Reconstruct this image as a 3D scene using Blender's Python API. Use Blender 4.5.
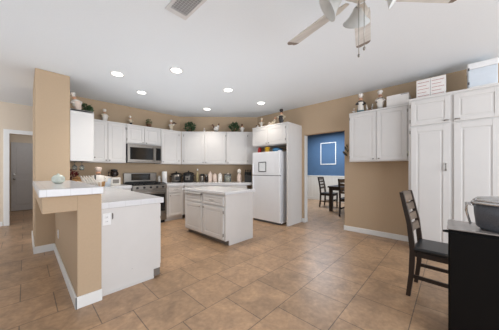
import bpy, bmesh, math, random
from mathutils import Vector, Matrix
random.seed(7)
PI = math.pi
scn = bpy.context.scene
col = scn.collection
for o in list(bpy.data.objects):
    bpy.data.objects.remove(o)

# ---------------------------------------------------------------- camera, world, lights, exposure
cam_d = bpy.data.cameras.new('camera')
cam_d.sensor_width = 36; cam_d.lens = 15.367; cam_d.shift_y = 0.011
cam_d.clip_start = 0.05
cam = bpy.data.objects.new('camera', cam_d); col.objects.link(cam)
cam.location = (0, 0, 1.23); cam.rotation_euler = (PI/2, 0, math.radians(-46.5))
scn.camera = cam

world = bpy.data.worlds.new('world'); scn.world = world; world.use_nodes = True
bg = world.node_tree.nodes['Background']
bg.inputs[0].default_value = (0.92, 0.98, 1.05, 1); bg.inputs[1].default_value = 0.6

def area(name, loc, rot, sx, sy, power, color=(1, 1, 1), spread=180):
    d = bpy.data.lights.new(name, 'AREA'); d.shape = 'RECTANGLE'; d.size = sx; d.size_y = sy
    d.energy = power; d.color = color; d.spread = math.radians(spread)
    o = bpy.data.objects.new(name, d); col.objects.link(o); o.location = loc; o.rotation_euler = rot
    return o
# daylight through the window behind the camera, then unseen fills added for brightness
LP = dict(window=198, side=10, flash=52, flash_left=30, dining=75, hall=8, can=40, kitchen=4.5)
area('window_daylight', (1.6, -3.6, 1.45), (PI/2, 0, 0), 4.2, 2.0, LP['window'], (.94, 0.99, 1.06))
area('ceiling_bounce_flash', (2.0, 1.9, 1.0), (PI, 0, 0), 2.2, 1.8, LP['side'], (.95, 1.0, 1.06))  # unseen upward fill added mid-room to brighten the ceiling
area('living_window_daylight', (-2.6, 4.7, 1.5), (PI/2, 0, 0), 2.4, 1.9, LP['flash'], (.94, 0.99, 1.06))  # fill added out of view to brighten the hall wall
area('ceiling_bounce_flash', (-2.2, 3.2, 1.1), (PI-math.radians(20), 0, -1.4), 3.0, 2.6, LP['flash_left'], (.92, 0.98, 1.06))  # another added upward fill, left of the view
area('dining_ceiling_lamp', (7.2, 3.4, 2.7), (0, 0, 0), 1.2, 1.2, LP['dining'], (0.9, .98, 1.08))  # overhead fill added to light the dining room, no fixture modelled
area('ceiling_bounce_flash', (1.66, 3.7, 1.05), (PI, 0, 0), .85, 1.5, LP['kitchen'], (.95, 1.0, 1.05))  # added upward fill between peninsula and island
area('ceiling_bounce_flash', (2.55, 4.35, 1.05), (PI, 0, -PI/4), 1.1, .5, LP['kitchen']*.4, (.95, 1.0, 1.05))  # small added fill for the ceiling near the angled corner
area('hall_ceiling_lamp', (.3, 8.4, 2.7), (0, 0, 0), .5, .5, LP['hall'], (.95, .99, 1.05))  # unseen fill put in to light the hall behind the doorway
scn.view_settings.view_transform = 'Standard'
scn.view_settings.look = 'None'
scn.view_settings.gamma = 1
scn.view_settings.use_curve_mapping = False
scn.view_settings.exposure = 0.0

# ---------------------------------------------------------------- materials
def lin(c):
    return tuple(((v/255)/12.92 if v/255 <= .04045 else ((v/255+.055)/1.055)**2.4) for v in c) + (1,)
def mat(name, rgb, rough=.5, metal=0, var=.04, scale=14, bump=0, emit=None, trans=0, spec=.5, stretch=None):
    m = bpy.data.materials.new(name); m.use_nodes = True
    nt = m.node_tree; b = nt.nodes['Principled BSDF']
    c = lin(rgb)
    b.inputs['Roughness'].default_value = rough; b.inputs['Metallic'].default_value = metal
    b.inputs['Specular IOR Level'].default_value = spec
    tc = nt.nodes.new('ShaderNodeTexCoord'); mp = nt.nodes.new('ShaderNodeMapping')
    if stretch: mp.inputs['Scale'].default_value = stretch
    nz = nt.nodes.new('ShaderNodeTexNoise'); nz.inputs['Scale'].default_value = scale; nz.inputs['Detail'].default_value = 4
    nt.links.new(tc.outputs['Object'], mp.inputs[0]); nt.links.new(mp.outputs[0], nz.inputs['Vector'])
    rp = nt.nodes.new('ShaderNodeValToRGB')
    rp.color_ramp.elements[0].position = .3; rp.color_ramp.elements[1].position = .7
    rp.color_ramp.elements[0].color = tuple(v*(1-var) for v in c[:3])+(1,)
    rp.color_ramp.elements[1].color = tuple(min(1, v*(1+var)) for v in c[:3])+(1,)
    nt.links.new(nz.outputs[0], rp.inputs[0]); nt.links.new(rp.outputs[0], b.inputs['Base Color'])
    if bump:
        bp = nt.nodes.new('ShaderNodeBump'); bp.inputs['Strength'].default_value = bump; bp.inputs['Distance'].default_value = .01
        nt.links.new(nz.outputs[0], bp.inputs['Height']); nt.links.new(bp.outputs[0], b.inputs['Normal'])
    if emit:
        b.inputs['Emission Color'].default_value = (1, .97, .92, 1); b.inputs['Emission Strength'].default_value = emit
    if trans: b.inputs['Transmission Weight'].default_value = trans
    return m

def floor_mat():
    m = bpy.data.materials.new('floor_tile'); m.use_nodes = True
    nt = m.node_tree; b = nt.nodes['Principled BSDF']; N = nt.nodes.new; L = nt.links.new
    tc = N('ShaderNodeTexCoord'); mp = N('ShaderNodeMapping')
    mp.inputs['Location'].default_value = (-.884+45.8, -.690+44.8, 0)
    L(tc.outputs['Object'], mp.inputs[0])
    bt = N('ShaderNodeTexBrick'); bt.offset = .5; bt.offset_frequency = 2; bt.squash = 1
    bt.inputs['Scale'].default_value = 1; bt.inputs['Brick Width'].default_value = .458; bt.inputs['Row Height'].default_value = .448
    bt.inputs['Mortar Size'].default_value = .0042; bt.inputs['Mortar Smooth'].default_value = .2; bt.inputs['Bias'].default_value = 0
    bt.inputs['Color1'].default_value = lin((190, 158, 128)); bt.inputs['Color2'].default_value = lin((176, 147, 119))
    bt.inputs['Mortar'].default_value = lin((124, 106, 90))
    L(mp.outputs[0], bt.inputs['Vector'])
    n1 = N('ShaderNodeTexNoise'); n1.inputs['Scale'].default_value = 4.6; n1.inputs['Detail'].default_value = 8; n1.inputs['Roughness'].default_value = .65
    n1.inputs['Distortion'].default_value = .8
    L(tc.outputs['Object'], n1.inputs['Vector'])
    r1 = N('ShaderNodeValToRGB'); r1.color_ramp.elements[0].position = .3; r1.color_ramp.elements[1].position = .72
    r1.color_ramp.elements[0].color = (.68, .67, .67, 1); r1.color_ramp.elements[1].color = (1.2, 1.15, 1.08, 1)
    L(n1.outputs[0], r1.inputs[0])
    n2 = N('ShaderNodeTexNoise'); n2.inputs['Scale'].default_value = 26; n2.inputs['Detail'].default_value = 5
    L(tc.outputs['Object'], n2.inputs['Vector'])
    r2 = N('ShaderNodeValToRGB'); r2.color_ramp.elements[0].position = .3; r2.color_ramp.elements[1].position = .7
    r2.color_ramp.elements[0].color = (.84, .82, .80, 1); r2.color_ramp.elements[1].color = (1.06, 1.06, 1.06, 1)
    L(n2.outputs[0], r2.inputs[0])
    m1 = N('ShaderNodeMix'); m1.data_type = 'RGBA'; m1.blend_type = 'MULTIPLY'; m1.inputs['Factor'].default_value = 1
    L(bt.outputs['Color'], m1.inputs['A']); L(r1.outputs[0], m1.inputs['B'])
    m2 = N('ShaderNodeMix'); m2.data_type = 'RGBA'; m2.blend_type = 'MULTIPLY'; m2.inputs['Factor'].default_value = 1
    L(m1.outputs['Result'], m2.inputs['A']); L(r2.outputs[0], m2.inputs['B'])
    L(m2.outputs['Result'], b.inputs['Base Color'])
    b.inputs['Roughness'].default_value = .36; b.inputs['Specular IOR Level'].default_value = .4
    bp = N('ShaderNodeBump'); bp.inputs['Strength'].default_value = .35; bp.inputs['Distance'].default_value = .004; bp.invert = True
    L(bt.outputs['Fac'], bp.inputs['Height']); L(bp.outputs[0], b.inputs['Normal'])
    return m

def tile_counter():
    m = mat('white_tile_counter', (226, 226, 228), .2, var=.02, scale=25)
    nt = m.node_tree; b = nt.nodes['Principled BSDF']; ramp = b.inputs['Base Color'].links[0].from_node
    tc = nt.nodes.new('ShaderNodeTexCoord'); bt = nt.nodes.new('ShaderNodeTexBrick'); bt.offset = 0
    mp = nt.nodes.new('ShaderNodeMapping'); mp.inputs['Location'].default_value = (9.03, 9.045, 0)
    bt.inputs['Scale'].default_value = 1; bt.inputs['Brick Width'].default_value = .15; bt.inputs['Row Height'].default_value = .15
    bt.inputs['Mortar Size'].default_value = .002; bt.inputs['Mortar Smooth'].default_value = .1
    bt.inputs['Color1'].default_value = (1, 1, 1, 1); bt.inputs['Color2'].default_value = (.97, .97, .97, 1); bt.inputs['Mortar'].default_value = (.84, .83, .82, 1)
    mx = nt.nodes.new('ShaderNodeMix'); mx.data_type = 'RGBA'; mx.blend_type = 'MULTIPLY'; mx.inputs['Factor'].default_value = 1
    nt.links.new(tc.outputs['Object'], mp.inputs[0]); nt.links.new(mp.outputs[0], bt.inputs['Vector'])
    nt.links.new(ramp.outputs[0], mx.inputs['A']); nt.links.new(bt.outputs['Color'], mx.inputs['B']); nt.links.new(mx.outputs['Result'], b.inputs['Base Color'])
    return m
def wood_mat(name, rgb, var=.35, axis=(1, 1, 8), rough=.45):
    return mat(name, rgb, rough, var=var, scale=6, stretch=axis, bump=.15)

M = dict(
    ceiling=mat('ceiling_paint', (234, 240, 245), .9, var=.012, scale=60, bump=.05),
    wall=mat('tan_paint', (194, 170, 142), .85, var=.02, scale=50, bump=.05),
    hall=mat('beige_paint', (222, 207, 188), .85, var=.02, scale=50),
    blue=mat('blue_paint', (76, 106, 139), .8, var=.04, scale=5),
    wains=mat('wainscot_white', (226, 222, 214), .6, var=.02),
    floor=floor_mat(),
    white=mat('white_cabinet_paint', (218, 215, 212), .42, var=.015, scale=6),
    trim=mat('white_trim_paint', (238, 238, 236), .5, var=.01),
    counter=tile_counter(),
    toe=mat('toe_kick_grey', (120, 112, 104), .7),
    door=mat('hall_door_grey_white', (196, 194, 194), .5, var=.02),
    appl=mat('white_appliance_enamel', (236, 237, 240), .25, var=.01),
    gasket=mat('grey_gasket', (90, 90, 92), .6),
    steel=mat('stainless_steel', (140, 135, 129), .32, .9, var=.06, scale=8, stretch=(1, 1, 25)),
    chrome=mat('brushed_nickel', (150, 146, 140), .3, .9),
    bright=mat('polished_steel', (206, 206, 206), .25, .85),
    black=mat('black_enamel', (22, 22, 24), .3),
    blackm=mat('matte_black_metal', (30, 30, 31), .55),
    glassblack=mat('black_glass', (14, 15, 17), .08),
    lightwood=wood_mat('pale_wood', (196, 160, 118)),
    dark=wood_mat('dark_brown_wood', (48, 35, 27), .3, (1, 1, .15)),
    slat=wood_mat('worn_grey_brown_wood', (104, 90, 78), .45, (.3, 1, 3)),
    leather=mat('black_vinyl', (28, 29, 32), .35, var=.1, scale=40, bump=.05),
    sideb=mat('black_lacquer', (10, 10, 11), .5, var=.1, spec=.2),
    sidetop=mat('grey_stone_top', (150, 144, 140), .2, var=.06, scale=30),  # plain grey sheet over the black body
    roaster=mat('speckled_grey_enamel', (86, 90, 98), .3, var=.22, scale=160),
    blade=wood_mat('whitewashed_blade', (208, 205, 200), .16, (4, .5, 1)),
    bladetip=wood_mat('worn_blade_edge', (134, 122, 112), .3, (4, .5, 1)),
    fanw=mat('fan_cream_enamel', (226, 222, 214), .35),
    frost=mat('frosted_glass_shade', (222, 224, 222), .3, var=.02, trans=.25),
    lamp=mat('downlight_lens', (255, 250, 240), .4, emit=6),
    vent=mat('vent_metal', (212, 212, 212), .5), ventd=mat('vent_duct_dark', (160, 160, 162), .9),
    green=mat('ivy_green', (58, 84, 52), .5, var=.45, scale=40),
    green2=mat('sage_green', (92, 98, 62), .6, var=.35, scale=40),
    terracotta=mat('brown_pot', (110, 78, 56), .7),
    china=mat('white_ceramic', (234, 228, 220), .3, var=.02),
    cream=mat('cream_ceramic', (222, 206, 180), .35, var=.05),
    pink=mat('blush_ceramic', (226, 206, 192), .4, var=.06),
    skin=mat('painted_skin', (214, 166, 136), .45, var=.03),
    brown=mat('brown_glaze', (96, 62, 42), .4, var=.2),
    darkg=mat('dark_glaze', (40, 36, 36), .4, var=.1),
    teal=mat('teal_glaze', (70, 116, 124), .4, var=.1),
    red=mat('red_glaze', (186, 46, 38), .4, var=.15), dred=mat('dark_red_glaze', (112, 28, 28), .4, var=.25),
    yellow=mat('yellow_plastic', (232, 182, 40), .4), bluep=mat('blue_plastic', (64, 130, 176), .4, var=.1),
    lime=mat('lime_fabric', (186, 190, 62), .7),
    clear=mat('clear_glass', (236, 242, 240), .05, trans=.9),
    pale=mat('pale_green_glass', (232, 238, 226), .15, var=.12, scale=30, trans=.35),
    tub=mat('pale_blue_tub', (214, 222, 230), .3, var=.03),
    paper=mat('paper_towel', (238, 236, 234), .9, bump=.2, scale=60),
    card=mat('white_card', (234, 230, 226), .7), redink=mat('red_print', (176, 96, 92), .7), greyink=mat('grey_print', (150, 148, 150), .7),
    board=mat('whiteboard_surface', (236, 238, 240), .2), plate=mat('white_plastic_plate', (240, 240, 240), .4),
    tan=mat('tan_wicker', (176, 134, 86), .7, var=.3, scale=60, bump=.3),
    metalrack=mat('dark_wire', (52, 46, 42), .5, .5),
    coffee=mat('coffee_glass', (40, 30, 26), .1),
    hook=mat('dark_bronze_leaf', (62, 56, 44), .5, .3, var=.3),
    slatv=mat('sand_stem', (176, 160, 120), .6),
)

# ---------------------------------------------------------------- mesh building
class MB:
    def __init__(s): s.bm = bmesh.new()
    def _fin(s, geom, mtx):
        bmesh.ops.transform(s.bm, matrix=mtx, verts=geom)
    def box(s, x0, x1, y0, y1, z0, z1, bev=0, mtx=None, seg=2):
        r = bmesh.ops.create_cube(s.bm, size=1)
        vs = r['verts']
        bmesh.ops.transform(s.bm, matrix=Matrix.Translation(((x0+x1)/2, (y0+y1)/2, (z0+z1)/2)) @ Matrix.Diagonal((abs(x1-x0), abs(y1-y0), abs(z1-z0), 1)), verts=vs)
        if bev:
            es = list({e for v in vs for e in v.link_edges})
            rr = bmesh.ops.bevel(s.bm, geom=es, offset=bev, segments=seg, affect='EDGES', profile=.5)
            vs = list({v for f in rr['faces'] for v in f.verts} | {v for v in vs if v.is_valid})
        if mtx is not None: s._fin(vs, mtx)
        return s
    def lathe(s, prof, c=(0, 0, 0), n=20, mtx=None, sx=1, sy=1):
        rings = []
        for r, z in prof:
            if r < 1e-5: rings.append([s.bm.verts.new((0, 0, z))])
            else: rings.append([s.bm.verts.new((r*sx*math.cos(2*PI*i/n), r*sy*math.sin(2*PI*i/n), z)) for i in range(n)])
        for a, b in zip(rings, rings[1:]):
            for i in range(n):
                j = (i+1) % n
                q = [a[i % len(a)], a[j % len(a)], b[j % len(b)], b[i % len(b)]]
                u = []
                for v in q:
                    if v not in u: u.append(v)
                if len(u) > 2:
                    f = s.bm.faces.new(u); f.smooth = True
        vs = [v for r in rings for v in r]
        T = Matrix.Translation(c)
        if mtx is not None: T = T @ mtx
        s._fin(vs, T); return s
    def ball(s, c, r, sc=(1, 1, 1), n=14, mtx=None):
        prof = [(r*math.sin(PI*k/(n//2+1)), -r*math.cos(PI*k/(n//2+1))) for k in range(n//2+2)]
        prof[0] = (0, -r); prof[-1] = (0, r)
        D = Matrix.Diagonal((sc[0], sc[1], sc[2], 1))
        return s.lathe(prof, c, n, (mtx @ D) if mtx is not None else D)
    def tube(s, pts, rad, n=8, closed=False):
        P = [Vector(p) for p in pts]; rings = []
        rads = rad if isinstance(rad, (list, tuple)) else [rad]*len(P)
        up = Vector((0, 0, 1))
        for i, p in enumerate(P):
            a = P[i-1] if (i > 0 or closed) else p; b = P[(i+1) % len(P)] if (i < len(P)-1 or closed) else p
            t = (b-a).normalized()
            u = up if abs(t.dot(up)) < .95 else Vector((1, 0, 0))
            e1 = t.cross(u).normalized(); e2 = t.cross(e1).normalized()
            rings.append([s.bm.verts.new(p+rads[i]*(math.cos(2*PI*k/n)*e1+math.sin(2*PI*k/n)*e2)) for k in range(n)])
        m = len(rings)
        for i in range(m if closed else m-1):
            a, b = rings[i], rings[(i+1) % m]
            for k in range(n):
                f = s.bm.faces.new([a[k], a[(k+1) % n], b[(k+1) % n], b[k]]); f.smooth = True
        if not closed:
            s.bm.faces.new(rings[0][::-1]); s.bm.faces.new(rings[-1])
        return s
    def cyl(s, p0, p1, r0, r1=None, n=14): return s.tube([p0, p1], [r0, r0 if r1 is None else r1], n)
    def bar(s, p0, p1, w, h, up=(0, 0, 1)):
        p0, p1 = Vector(p0), Vector(p1); t = (p1-p0).normalized(); up = Vector(up)
        e1 = t.cross(up).normalized(); e2 = e1.cross(t).normalized(); rr = []
        for p in (p0, p1):
            rr.append([s.bm.verts.new(p+a*w/2*e1+b*h/2*e2) for a, b in ((-1, -1), (1, -1), (1, 1), (-1, 1))])
        for k in range(4): s.bm.faces.new([rr[0][k], rr[0][(k+1) % 4], rr[1][(k+1) % 4], rr[1][k]])
        s.bm.faces.new(rr[0][::-1]); s.bm.faces.new(rr[1]); return s
    def sweepbox(s, secs):
        """secs: list of rings of 4+ points, joined and capped"""
        rr = [[s.bm.verts.new(p) for p in r] for r in secs]; n = len(rr[0])
        for a, b in zip(rr, rr[1:]):
            for k in range(n): s.bm.faces.new([a[k], a[(k+1) % n], b[(k+1) % n], b[k]])
        s.bm.faces.new(rr[0][::-1]); s.bm.faces.new(rr[-1]); return s
    def prism(s, poly, z0, z1, bev=0, mtx=None):
        lo = [s.bm.verts.new((x, y, z0)) for x, y in poly]; hi = [s.bm.verts.new((x, y, z1)) for x, y in poly]
        n = len(poly); fs = [s.bm.faces.new(lo[::-1]), s.bm.faces.new(hi)]
        for k in range(n): fs.append(s.bm.faces.new([lo[k], lo[(k+1) % n], hi[(k+1) % n], hi[k]]))
        vs = lo+hi
        if bev:
            es = list({e for f in fs for e in f.edges})
            rr = bmesh.ops.bevel(s.bm, geom=es, offset=bev, segments=2, affect='EDGES', profile=.5)
            vs = list({v for f in rr['faces'] for v in f.verts} | {v for v in vs if v.is_valid})
        if mtx is not None: s._fin(vs, mtx)
        return s
    def leaves(s, c, rx, ry, rz, n, size, seed=1):
        R = random.Random(seed)
        for _ in range(n):
            while True:
                p = Vector((R.uniform(-1, 1), R.uniform(-1, 1), R.uniform(-.9, 1)))
                if p.length < 1: break
            d = (p+Vector((0, 0, .25))+Vector((R.gauss(0, .5), R.gauss(0, .5), R.gauss(0, .4)))).normalized()
            q = Vector(c)+Vector((p.x*rx, p.y*ry, p.z*rz))
            w = d.cross(Vector((R.gauss(0, 1), R.gauss(0, 1), R.gauss(0, 1)))).normalized(); nn = d.cross(w)
            l = size*R.uniform(.7, 1.2); h = l*.33
            a, t = s.bm.verts.new(q), s.bm.verts.new(q+d*l-nn*l*.15)
            m = s.bm.verts.new(q+d*l*.5-nn*l*.06)
            b1, b2 = s.bm.verts.new(q+d*l*.45+w*h+nn*l*.06), s.bm.verts.new(q+d*l*.45-w*h+nn*l*.06)
            for f in ((a, b1, m), (b1, t, m), (a, m, b2), (m, t, b2)): s.bm.faces.new(f)
        return s
    def build(s, name, m, parent=None, loc=None):
        bmesh.ops.recalc_face_normals(s.bm, faces=s.bm.faces[:])
        me = bpy.data.meshes.new(name); s.bm.to_mesh(me); s.bm.free()
        me.materials.append(M[m] if isinstance(m, str) else m)
        o = bpy.data.objects.new(name, me); col.objects.link(o)
        if parent: o.parent = parent
        if loc: o.location = loc
        return o
def B(*a, **k): return MB().box(*a, **k)
def tag(o, label, cat, group=None):
    o['label'] = label; o['category'] = cat
    if group: o['group'] = group
    return o
def thing(name, label, cat, loc, rz=0, group=None):
    o = bpy.data.objects.new(name, None); col.objects.link(o)
    o.location = loc; o.rotation_euler = (0, 0, math.radians(rz)); o.empty_display_size = .1
    return tag(o, label, cat, group)
def struct(name, mb, m, parent=None):
    o = mb.build(name, m, parent); o['kind'] = 'structure'; return o
def copy_tree(o, parent=None):
    c = o.copy(); col.objects.link(c)
    if parent: c.parent = parent
    for ch in list(o.children): copy_tree(ch, c)
    return c
def dup(root, loc, rz, label, group=None):
    c = copy_tree(root); c.location = loc; c.rotation_euler = (0, 0, math.radians(rz)); c['label'] = label
    if group: c['group'] = group
    return c

# ---------------------------------------------------------------- the setting
CH = 2.75
XR, YS, SD = 4.56, 5.57, 8.58          # right wall, stove wall, diagonal wall (x + y)
struct('floor', B(-4.5, 9.5, -4.2, 10.2, -.1, 0), 'floor')
struct('ceiling', B(-4.5, 9.5, -4.2, 10.2, CH, CH+.1), 'ceiling')
struct('wall_stove', B(.5, SD-YS, YS, YS+.12, 0, CH), 'wall')
struct('wall_corner', MB().prism([(SD-YS, YS), (XR, SD-XR), (XR+.12, SD-XR), (XR+.12, SD-XR+.12), (SD-YS+.17, YS+.12), (SD-YS, YS+.12)], 0, CH), 'wall')
struct('wall_right', MB().box(XR, XR+.12, 2.53, SD-XR, 0, CH).box(XR, XR+.12, -4.2, 1.61, 0, CH).box(XR, XR+.12, 1.61, 2.53, 2.07, CH), 'wall')
struct('wall_column', B(.10, .50, 4.46, YS+.12, 0, CH, bev=.012), 'wall')
struct('wall_bar', MB().box(.32, .503, 2.42, 4.46, 0, 1.01, bev=.008).box(.095, .33, 2.425, 4.46, .87, 1.01, bev=.006), 'wall')
struct('wall_hall', MB().box(-4.5, -.24, 7.2, 7.32, 0, CH).box(.72, 4.4, 7.2, 7.32, 0, CH).box(-.24, .72, 7.2, 7.32, 2.06, CH), 'hall')
struct('wall_hall_back', B(-1.5, 3.0, 9.6, 9.72, 0, CH), 'hall')
struct('wall_hall_side', B(-.47, -.35, 7.32, 9.6, 0, CH), 'hall')
dn = struct('wall_dining', B(8.47, 8.6, .2, 7.1, 0, CH), 'blue')
wn = B(8.44, 8.47, .2, 7.1, .0, 1.0)
for k in range(46): wn.box(8.434, 8.44, .25+k*.15, .25+k*.15+.135, .12, .96)
wn.box(8.425, 8.47, .2, 7.1, .97, 1.02, bev=.004).box(8.425, 8.47, .2, 7.1, 0, .11, bev=.004)
struct('wainscot', wn, 'wains', dn)
struct('wall_dining_side', B(XR+.12, 8.47, 7.0, 7.12, 0, CH), 'wains')
# baseboards and casing
struct('baseboard_right', MB().box(XR-.016, XR, .47, 1.605, 0, .095, bev=.004).box(XR-.016, XR+.13, 1.6, 1.622, 0, .095, bev=.004), 'trim')
struct('baseboard_opening', MB().box(XR-.016, XR, 2.525, 2.585, 0, .095, bev=.004).box(XR-.016, XR+.13, 2.512, 2.53, 0, .095, bev=.004), 'trim')
struct('baseboard_left', MB().box(.084, .318, 4.444, 4.459, 0, .105, bev=.004).box(.084, .0995, 4.444, 5.7, 0, .105, bev=.004)
       .box(.304, .319, 2.404, 4.444, 0, .105, bev=.004).box(.304, .505, 2.404, 2.419, 0, .105, bev=.004), 'trim')
struct('baseboard_hall', B(-4.5, -.34, 7.185, 7.2, 0, .1, bev=.004), 'trim')
struct('trim_1', MB().box(-.33, -.24, 7.175, 7.2, 0, 2.06, bev=.004).box(.72, .81, 7.175, 7.2, 0, 2.06, bev=.004).box(-.33, .81, 7.175, 7.2, 2.06, 2.15, bev=.004), 'trim')
struct('trim_2', MB().box(XR-.006, XR+.126, 2.519, 2.5295, .1, 2.06, bev=.003), 'trim')  # white strip on the left jamb, painting its lit reveal
dr = struct('door_1', MB().box(-.29, .62, 9.55, 9.59, .015, 2.08, bev=.003), 'door')
pn = MB()
for z0, z1 in ((.2, .95), (1.1, 1.92)):
    for x0, x1 in ((-.18, .13), (.21, .51)):
        pn.box(x0, x1, 9.543, 9.552, z0, z1, bev=.004)
struct('door_panel', pn, 'door', dr)
struct('door_knob', MB().cyl((-.22, 9.55, .98), (-.22, 9.50, .98), .015).ball((-.22, 9.485, .98), .032), 'chrome', dr)
struct('deadbolt', MB().cyl((-.22, 9.55, 1.12), (-.22, 9.52, 1.12), .03), 'chrome', dr)

# ---------------------------------------------------------------- cabinets
def knob_mb(x, z, y=-.02):
    return MB().cyl((x, y, z), (x, y-.012, z), .006, n=8).ball((x, y-.02, z), .013, n=10)
def pull_mb(x, z, y=-.02, vert=False, l=.05, r=.005):
    a = [(x-l, y, z), (x-l, y-.022, z), (x, y-.028, z), (x+l, y-.022, z), (x+l, y, z)]
    if vert: a = [(x, p[1], z+(p[0]-x)) for p in a]
    return MB().tube(a, r, 8)
def door(parent, x0, x1, z0, z1, name='door', knob=None, hinge=None, pull=None, fr=.055):
    b = MB().box(x0, x1, -.014, 0, z0, z1)
    f = fr
    for a in ((x0, x0+f, z0, z1), (x1-f, x1, z0, z1), (x0+f, x1-f, z0, z0+f), (x0+f, x1-f, z1-f, z1)):
        b.box(a[0], a[1], -.021, -.013, a[2], a[3], bev=.0025, seg=1)
    if x1-x0 > 3*f and z1-z0 > 3.2*f:
        b.box(x0+f+.022, x1-f-.022, -.0185, -.013, z0+f+.022, z1-f-.022, bev=.003, seg=1)
    o = b.build(name, 'white', parent)
    if knob: knob_mb(*knob).build('knob', 'chrome', o)
    if pull: pull_mb(*pull).build('handle', 'chrome', o)
    if hinge is not None:
        for z in (z0+.07, z1-.07):
            B(hinge-.007, hinge+.007, -.026, -.014, z-.025, z+.025, bev=.002, seg=1).build('hinge', 'chrome', o)
    return o
G_UP = 'white upper cabinets'
G_LO = 'white base cabinets'
Z0, Z1 = 1.395, 2.27
def cabinet(label, loc, rz, w, d, h, toe=0, group=None, name='wall_cabinet', crown=True, extra=None):
    t = thing(name, label, 'cabinet', loc, rz, group)
    b = MB()
    if toe: b.box(0, w, .0, d, toe, h).box(.0, w, .07, d, 0, toe)
    else: b.box(0, w, 0, d, 0, h)
    if crown: b.box(-.0, w, -.012, d, h-.03, h, bev=.003)
    if extra: extra(b)
    b.build('carcass', 'white', t)
    return t
# left return, beside the column
t = cabinet('tall-sided white wall cabinet hung on the tan column wall, its plain end facing out', (.80, 4.465, Z0-.005), 90, .76, .297, .845, group=G_UP)
door(t, .02, .37, .02, .82, knob=(.05, .07), hinge=.365); door(t, .38, .74, .02, .82, knob=(.71, .07))
# stove wall
t = cabinet('white two-door wall cabinet left of the microwave', (.845, 5.24, Z0), 0, .695, .328, Z1-Z0, group=G_UP)
door(t, .012, .345, .02, .835, knob=(.318, .05)); door(t, .352, .685, .02, .835, knob=(.38, .05), hinge=.688)
t = cabinet('short white two-door cabinet directly above the microwave', (1.545, 5.24, 1.832), 0, .765, .328, Z1-1.832, group=G_UP)
door(t, .015, .378, .02, .395, knob=(.345, .04), hinge=.012); door(t, .388, .75, .02, .395, knob=(.42, .04))
t = cabinet('white single-door wall cabinet between the microwave and the angled corner cabinets', (2.315, 5.24, Z0), 0, .55, .328, Z1-Z0, group=G_UP)
door(t, .02, .475, .02, .835, knob=(.05, .05), hinge=.482)
# angled corner wall (runs along +x -y)
c45 = math.sqrt(.5)
def diag(tt, S=8.11): return ((S-5.24)+tt*c45, 5.24-tt*c45)
x, y = diag(.008)
t = cabinet('white two-door wall cabinet in the middle of the angled corner wall', (x, y, Z0), -45, 1.19, .3, Z1-Z0, group=G_UP)
door(t, .07, .612, .02, .835, knob=(.58, .05), hinge=.063); door(t, .622, 1.175, .02, .835, knob=(.655, .05), hinge=1.182)
x, y = diag(1.203)
t = cabinet('white single-door wall cabinet of the angled wall, beside the refrigerator cabinet', (x, y, Z0), -45, .9, .3, Z1-Z0, group=G_UP)
door(t, .02, .565, .02, .835, knob=(.05, .05), hinge=.572)
# refrigerator enclosure
t = cabinet('white two-door cabinet over the refrigerator with a tall side panel', (3.97, 3.66, 0), -90, 1.06, .585, 0.001, name='refrigerator_cabinet', crown=False)
for ch in list(t.children): bpy.data.objects.remove(ch)
B(0, 1.02, 0, .585, 1.83, 2.30).box(-.0, 1.06, -.014, .585, 2.27, 2.30, bev=.003).build('carcass', 'white', t)
B(1.021, 1.06, 0, .588, 0.001, 2.268).build('side_panel', 'white', t)
door(t, .02, .50, 1.85, 2.255, knob=(.47, 1.88)); door(t, .51, .995, 1.85, 2.255, knob=(.54, 1.88), hinge=1.0)
# right-hand wall cabinet
t = cabinet('white two-door wall cabinet hung alone over bare brown wall, beside the pantry', (4.24, 1.41, 1.393), -90, .905, .318, .915, group=G_UP)
door(t, .015, .449, .018, .875, knob=(.41, .045), hinge=.012); door(t, .459, .892, .018, .875, knob=(.497, .045), hinge=.896)
# pantry
t = cabinet('tall white pantry cabinet with two upper and two lower doors', (4.08, .483, 0), -90, .96, .477, 2.325, toe=.09, name='pantry_cabinet')
door(t, .03, .468, 1.905, 2.275, pull=(.43, 1.935, -.02, False, .022, .008), hinge=.022); door(t, .505, .93, 1.905, 2.275, pull=(.54, 1.935, -.02, False, .022, .008))
door(t, .03, .468, .13, 1.88, pull=(.425, 1.28, -.02, True, .045, .009), hinge=.022, fr=.075); door(t, .505, .93, .13, 1.88, fr=.075)
# peninsula and left run
def pen_extra(b): pass
t = thing('peninsula_cabinet', 'white peninsula base cabinet with a plain end panel in front of the stove', 'cabinet', (1.09, 2.49, 0), 90, G_LO)
b = MB().box(0, 2.44, 0, .575, .1, .851).box(0.0, 2.44, .075, .575, 0, .1)
b.build('carcass', 'white', t)
MB().box(-.012, .0, .0, .582, .1, .851).box(-.012, 0, .075, .582, .0, .1).box(-.02, -.012, .075, .582, 0, .018).build('end_panel', 'white', t)
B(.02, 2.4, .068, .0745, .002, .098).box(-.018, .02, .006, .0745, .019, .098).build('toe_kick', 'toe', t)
for k in range(4):
    door(t, .02+k*.6, .59+k*.6, .13, .66, knob=((.56 if k % 2 == 0 else .05)+k*.6, .62)); door(t, .02+k*.6, .59+k*.6, .69, .838, name='drawer', pull=(.305+k*.6, .77), fr=.03)
B(-.016, -.012, .30, .304, .18, .184).build('screw', 'chrome', t)
t = cabinet('white base cabinet left of the range, under the white counter', (1.095, 4.96, 0), 0, .46, .6, .851, toe=.1, group=G_LO, name='base_cabinet', crown=False)
door(t, .04, .43, .13, .66, knob=(.4, .62)); door(t, .04, .43, .69, .838, name='drawer', pull=(.235, .77), fr=.03)
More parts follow.
